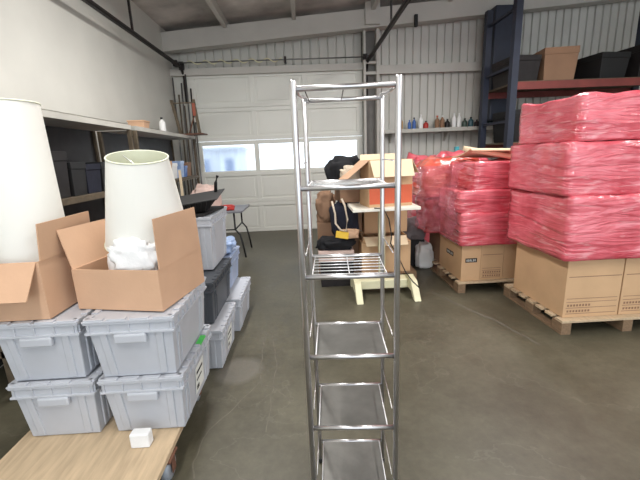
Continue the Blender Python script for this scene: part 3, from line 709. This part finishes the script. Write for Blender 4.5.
carton('brown box stacked under the left edge of the desk', 0.50, 0.64, 4.26, 4.6, 0.601, 0.88, M['carton_dk'])
# left heap
carton('crate on the floor under the heap left of the desk, coloured dark for the shadow there', 0.12, 0.50, 4.0, 4.24, 0.0, 0.32, M['dsteel'], tape=False, name='crate')  # dark colour stands in for the shadow below the heap
carton('low dull pink box under the dark tangle left of the desk', 0.10, 0.50, 3.95, 4.24, 0.321, 0.44, M['pink_bag'], tape=False)
drape('cable_bundle', 'dark tangle of cloth and cables on the low left box', 'bundle', M['blackcloth'], (0.30, 4.08, 0.441), (0.42, 0.26, 0.14), 11, amp=0.35)
carton('small brown box under the rolled brown paper, left of the desk', 0.11, 0.30, 4.32, 4.55, 0.0, 0.70, M['carton_dk'], tape=False)
o = drape('paper_sack', 'crumpled brown paper sack standing on the small brown box', 'sack', M['carton_dk'], (0.22, 4.42, 0.701), (0.22, 0.20, 0.38), 12, amp=0.4)
drape('backpack', 'dark navy and black bag leaning in the heap left of the desk', 'bag', M['navy'], (0.42, 4.16, 0.56), (0.32, 0.24, 0.46), 13, amp=0.18)
s = tag(MB().tube([(0.27, 3.98, 1.0), (0.30, 3.96, 0.86), (0.30, 3.93, 0.76), (0.35, 3.90, 0.69), (0.41, 3.90, 0.67), (0.43, 3.93, 0.8), (0.41, 3.97, 0.95), (0.38, 4.0, 1.02)], 0.012, 6).build('strap', M['beige']), 'pale webbing strap looping over the navy bag', 'strap')
drape('paper_wad', 'small wad of tan paper on the dark bundle left of the desk', 'paper', M['carton'], (0.45, 3.96, 0.585), (0.22, 0.1, 0.11), 14)
tag(MB().box(-0.07, 0.07, -0.004, 0.03, 0, 0.075).build('yellow_carton', M['yellow'], loc=(0.36, 3.88, 0.60), rot=(-0.3, 0.2, 0), bevel=0.003), 'small bright yellow box lying on the heap', 'box')
drape('bag', 'black bag on top of the heap left of the open striped box', 'bag', M['blackcloth'], (0.42, 4.13, 1.13), (0.38, 0.26, 0.36), 15, amp=0.3)
carton('brown box top just behind the left desk edge', 0.35, 0.60, 4.05, 4.4, 0.97, 1.13, M['carton_dk'], tape=False, rz=0.1)
drape('cloth', 'pale beige crumpled cloth spilling from the black bag', 'cloth', M['beige'], (0.48, 3.97, 1.20), (0.22, 0.12, 0.18), 16, amp=0.35)
tag(MB().tube([(0.66, 3.56, 0.965), (0.75, 3.545, 0.96), (0.80, 3.53, 0.85), (0.83, 3.54, 0.68), (0.82, 3.54, 0.60), (0.90, 3.52, 0.45), (0.97, 3.52, 0.30), (1.04, 3.50, 0.20), (1.10, 3.47, 0.14)], 0.006, 6).build('power_cord', M['black']), 'black cord hanging down in front of the desk', 'cord')
tag(MB().lathe([(0.16, 0), (0.16, 0.05), (0.11, 0.1), (0.08, 0.24), (0.02, 0.26)], 20).build('dark_canister', M['black'], loc=(1.33, 5.2, 0.0)), 'dark canister on the floor between the desk and the red wrapped load', 'canister')
drape('plastic_bag', 'white plastic bag on the floor beside the loaded pallet', 'bag', M['white'], (1.50, 4.62, 0.0), (0.22, 0.3, 0.36), 18)
drape('plastic_bag', 'grey plastic bag with a red mark behind the desk', 'bag', mat('grey_film', (128, 120, 122), 0.4, 0, 0.2, 9, 0.4, 18), (1.40, 4.75, 0.36), (0.30, 0.3, 0.3), 19)
carton('dark crate supporting the grey bag behind the desk', 1.25, 1.52, 4.62, 4.9, 0.0, 0.36, M['dsteel'], tape=False)

# ------------------------------------------------------------------ RED WRAPPED PALLET LOADS
def block(name, label, x0, x1, y0, y1, z0, z1, m, seed, amp=0.02, group='red wrapped bundles', round_=0.025, top=0.0, cat='wrapped load'):
    bm = bmesh.new(); bmesh.ops.create_cube(bm, size=1)
    bmesh.ops.subdivide_edges(bm, edges=bm.edges[:], cuts=15, use_grid_fill=True)
    a, c, h = (x1-x0)/2, (y1-y0)/2, (z1-z0)
    for v in bm.verts:
        p = Vector((v.co.x*2*a, v.co.y*2*c, (v.co.z+0.5)*h))
        # rounded corners in plan and at the top
        q = Vector((max(-a+round_, min(a-round_, p.x)), max(-c+round_, min(c-round_, p.y)), min(h-round_, max(round_*0.3, p.z))))
        d = p-q
        if d.length > 1e-6: p = q+d.normalized()*min(d.length, round_)
        nn = (p-Vector((0, 0, h/2))).normalized()
        k = noise.noise(p*5+Vector((seed, 0, seed)))*amp+noise.noise(p*13+Vector((0, seed, 0)))*amp*0.5
        k += 0.12*amp*math.sin(p.z*60+3*noise.noise(p*4))
        tz = max(0, p.z/h-0.7)/0.3
        p += Vector((nn.x, nn.y, 0))*k
        p.z += tz*(noise.noise(Vector((p.x*4, p.y*4, seed)))*top) + (k*0.8 if 0.1 < p.z/h else 0)
        p.z = max(0.0, p.z)
        v.co = p
    for f in bm.faces: f.smooth = True
    me = bpy.data.meshes.new(name); bm.to_mesh(me); bm.free(); me.materials.append(m)
    o = bpy.data.objects.new(name, me); C.objects.link(o); o.location = ((x0+x1)/2, (y0+y1)/2, z0)
    return tag(o, label, cat, group)
P1 = pallet('wooden pallet carrying the marked tan cartons and red wrapped load', 1.56, 2.72, 3.60, 4.78, M['wood'])
def marked_carton(label, x0, x1, y0, y1, z0, z1, front=True, side=False, lines=False):
    o = carton(label, x0, x1, y0, y1, z0, z1, M['carton_yl'], 'tan cartons on the front of the pallet', tape=False)
    a, c, h = (x1-x0)/2, (y1-y0)/2, z1-z0
    def wordmark(face):
        # black bar with six pale block letters
        W, H = (0.125, 0.046)
        def q(u, v, d): return (u, -c-d, v) if face == 'F' else (-a-d, -u, v)
        cz = h*0.57 if face == 'F' else h*0.60
        if face == 'S': W = 0.2; H = 0.05
        lb = MB()
        lb.slab([q(-W/2, cz-H/2, 0.0005), q(W/2, cz-H/2, 0.0005), q(W/2, cz+H/2, 0.0005), q(-W/2, cz+H/2, 0.0005)], 0.0005)
        lb = lb.build('printed_bar', M['ink'], o); lb['label'] = 'black printed bar with pale letters'
        mb = MB(); st = W/7.2; hh = H*0.26; w_ = st*0.62; t_ = w_*0.32
        def bar(u0, u1, v0, v1): mb.slab([q(u0, v0, 0.0015), q(u1, v0, 0.0015), q(u1, v1, 0.0015), q(u0, v1, 0.0015)], 0.0004)
        for i in range(6):
            u = -W/2+st*(i+0.75); z0_, z1_ = cz-hh, cz+hh
            kind = 'HONLON'[i]
            bar(u, u+t_, z0_, z1_)
            if kind in 'HON': bar(u+w_-t_, u+w_, z0_, z1_)
            if kind == 'H': bar(u, u+w_, cz-t_/2, cz+t_/2)
            if kind in 'OL': bar(u, u+w_, z0_, z0_+t_)
            if kind in 'O': bar(u, u+w_, z1_-t_, z1_)
            if kind == 'N': bar(u, u+w_, z1_-t_, z1_)
        mb.build('lettering', M['label'], lb)
    if front: wordmark('F')
    if side: wordmark('S')
    if lines:
        mb = MB()
        MB().box(-a+0.02, a-0.01, -c-0.0012, -c, h*0.69, h*0.69+0.006).build('printed_line', M['carton_dk'], o)
        for z_ in (0.32, 0.26, 0.16, 0.06): mb.box(-a+0.02, a-0.02, -c-0.0012, -c, h*z_, h*z_+0.004)
        for z_ in (0.19, 0.09):
            for i in range(8): mb.box(-a+0.03+i*0.025, -a+0.045+i*0.025, -c-0.0012, -c, h*z_, h*z_+0.018)
        mb.build('print', M['carton_dk'], o)
    return o
marked_carton('tan carton at the pallet corner with a black printed bar in front', 1.602, 1.806, 3.64, 4.28, 0.121, 0.52, True, True)
marked_carton('tan carton with fine printed lines, right of the corner carton', 1.812, 2.055, 3.65, 4.28, 0.121, 0.52, False, False, True)
marked_carton('tan carton farthest right in the front row of the pallet', 2.062, 2.40, 3.66, 4.28, 0.121, 0.52, False, False, False)
carton('brown carton behind the corner carton on the loaded pallet', 1.62, 2.10, 4.29, 4.72, 0.121, 0.52, M['carton_dk'], tape=False)
carton('brown carton at the rear right of the loaded pallet', 2.11, 2.66, 4.29, 4.72, 0.121, 0.52, M['carton_dk'], tape=False)
block('wrapped_load', 'big red wrapped box resting on the marked tan cartons', 1.56, 2.62, 3.58, 4.22, 0.521, 0.86, M['film'], 1, 0.014)
block('wrapped_load', 'glossy red wrapped box, middle layer above the big one', 1.54, 2.60, 3.60, 4.22, 0.86, 1.09, M['film'], 2, 0.016)
block('wrapped_load', 'flat pink-red wrapped box, top layer with the tan board on it', 1.68, 2.64, 3.62, 4.25, 1.09, 1.37, M['film'], 3, 0.012, top=0.03)
block('wrapped_load', 'dark red wrapped bundle at the rear left, lower half of the load', 1.42, 2.2, 4.24, 4.80, 0.521, 0.95, M['film_dk'], 4, 0.05, round_=0.1)
block('wrapped_load', 'orange-red wrapped bundle at the rear left, upper half of the load', 1.38, 2.1, 4.26, 4.85, 0.95, 1.40, M['film_or'], 5, 0.05, round_=0.12, top=0.12)
block('wrapped_load', 'red wrapped bundle farthest back with a crumpled top', 1.55, 2.7, 5.25, 5.95, 0.0, 1.40, M['film'], 6, 0.05, round_=0.14, top=0.14)
# loose clear film on the left flank
def sheet(name, label, P, m, seed, amp, nu=18, nv=18, cat='plastic film'):
    bm = bmesh.new(); A, B, Cc, D = [Vector(p) for p in P]; g = []
    for i in range(nu+1):
        row = []
        for j in range(nv+1):
            u, v = i/nu, j/nv; p = (A*(1-u)+B*u)*(1-v)+(D*(1-u)+Cc*u)*v
            n_ = (B-A).cross(D-A).normalized()
            p += n_*(noise.noise(p*7+Vector((seed, 0, 0)))*amp+noise.noise(p*19+Vector((0, seed, 0)))*amp*.4)
            row.append(bm.verts.new(p))
        g.append(row)
    for i in range(nu):
        for j in range(nv): bm.faces.new((g[i][j], g[i+1][j], g[i+1][j+1], g[i][j+1])).smooth = True
    me = bpy.data.meshes.new(name); bm.to_mesh(me); bm.free(); me.materials.append(m)
    o = bpy.data.objects.new(name, me); C.objects.link(o)
    s_ = o.modifiers.new('s', 'SOLIDIFY'); s_.thickness = 0.003
    return tag(o, label, cat)
sheet('plastic_film', 'loose translucent pink film hanging on the left side of the red load', [(1.53, 3.66, 0.62), (1.32, 4.3, 0.60), (1.28, 4.3, 1.32), (1.58, 3.72, 1.36)], M['film_clear'], 2, 0.10)
# tan board on top
bm_ = MB(); pts = []
for i in range(9):
    a = i/8; pts.append((a*0.95, 0.07*math.sin(a*2.2), 0))
o = thing('cardboard_sheet', 'curled tan cardboard sheet lying on top of the red wrapped load', 'cardboard', (1.62, 3.85, 1.41)); o.rotation_euler = (0, 0.04, 0)
mb = MB()
prof = [(0.0, 0.085), (0.03, 0.10), (0.07, 0.085), (0.16, 0.05), (0.30, 0.02), (0.42, 0.012)]
for (ya, za), (yb, zb) in zip(prof, prof[1:]):
    mb.hexa([(0.12-ya*.1, ya, za-0.012), (0.95, ya, za-0.012), (0.95, yb, zb-0.012), (0.12-yb*.1, yb, zb-0.012)], [(0.12-ya*.1, ya, za), (0.95, ya, za), (0.95, yb, zb), (0.12-yb*.1, yb, zb)])
mb.build('sheet', M['carton_in'], o)
tag(MB().tube([(1.71, 3.98, 1.505), (2.20, 3.90, 1.40)], 0.028, 14).build('cardboard_tube', M['carton_in']), 'long tan cardboard tube lying across the red wrapped load', 'tube')
tag(MB().box(-0.03, 0.03, -0.03, 0.03, 0, 0.1).build('teal_canister', M['teal'], loc=(2.30, 5.6, 1.44), bevel=0.006), 'tiny teal container standing on the rear red bundle', 'container')

# second, nearer loaded pallet at the right edge
pallet('wooden pallet at the right edge under the tall red load', 2.0, 3.1, 2.62, 3.50, M['wood'])
marked_carton('tan carton at the near corner of the rightmost pallet', 2.04, 2.50, 2.68, 3.40, 0.121, 0.62, False, False, True)
marked_carton('tan carton at the far right of the rightmost pallet', 2.51, 3.02, 2.68, 3.40, 0.121, 0.62, False, False, True)
block('wrapped_load', 'big red wrapped box low on the rightmost pallet', 1.96, 3.08, 2.62, 3.46, 0.621, 1.12, M['film'], 11, 0.016)
block('wrapped_load', 'glossy pink wrapped box midway up the rightmost pallet', 1.93, 3.06, 2.66, 3.46, 1.12, 1.52, M['film'], 12, 0.018)
block('wrapped_load', 'topmost red wrapped box of the tall rightmost load', 2.0, 3.04, 2.68, 3.46, 1.52, 1.86, M['film'], 13, 0.014, top=0.05)

# ------------------------------------------------------------------ PALLET RACKING behind at right
o = thing('pallet_rack', 'dark blue pallet rack with red beams behind the wrapped loads', 'storage rack', (4.0, 6.3, 0))
for x in (-0.82, 1.9):
    for y in (-0.45, 0.45):
        MB().box(x, x+0.10, y-0.05, y+0.05, 0, 3.75).build('upright', M['rack_blue'], o)
    for z in (0.3, 1.1, 1.9, 2.7, 3.5): MB().box(x+0.03, x+0.07, -0.42, 0.42, z-0.02, z+0.02).build('side_brace', M['rack_blue'], o)
for z in (1.45, 2.35):
    for y in (-0.5, 0.46): MB().box(-0.72, 1.9, y, y+0.04, z, z+0.11).build('beam', M['rack_red'], o)
    MB().box(-0.72, 1.9, -0.46, 0.46, z+0.10, z+0.125).build('deck', M['olive'], o)
for i, (x, w_, h_, z, mi) in enumerate(((3.5, .45, .4, 2.48, 0), (4.1, .5, .5, 2.48, 3), (4.9, .5, .4, 2.48, 4), (5.5, .4, .5, 2.48, 0), (3.6, .5, .5, 1.58, 4), (4.3, .5, .45, 1.58, 0), (5.0, .5, .5, 1.58, 3), (5.5, .35, .4, 1.58, 8))):
    crate((x, 6.3, z), (w_, 0.6, h_), mi, '%s box on the %s rack level, %s' % (names[mi], 'upper' if z > 2 else 'lower', ('at its left end', 'left of its middle', 'right of its middle', 'at its right end')[i % 4]))
# tall dark duct beside the rack
tag(MB().box(3.42, 3.86, 6.9, 7.3, 2.0, 3.9).build('duct', M['rack_blue'], bevel=0.02), 'tall dark blue-grey duct against the back wall by the rack', 'duct')
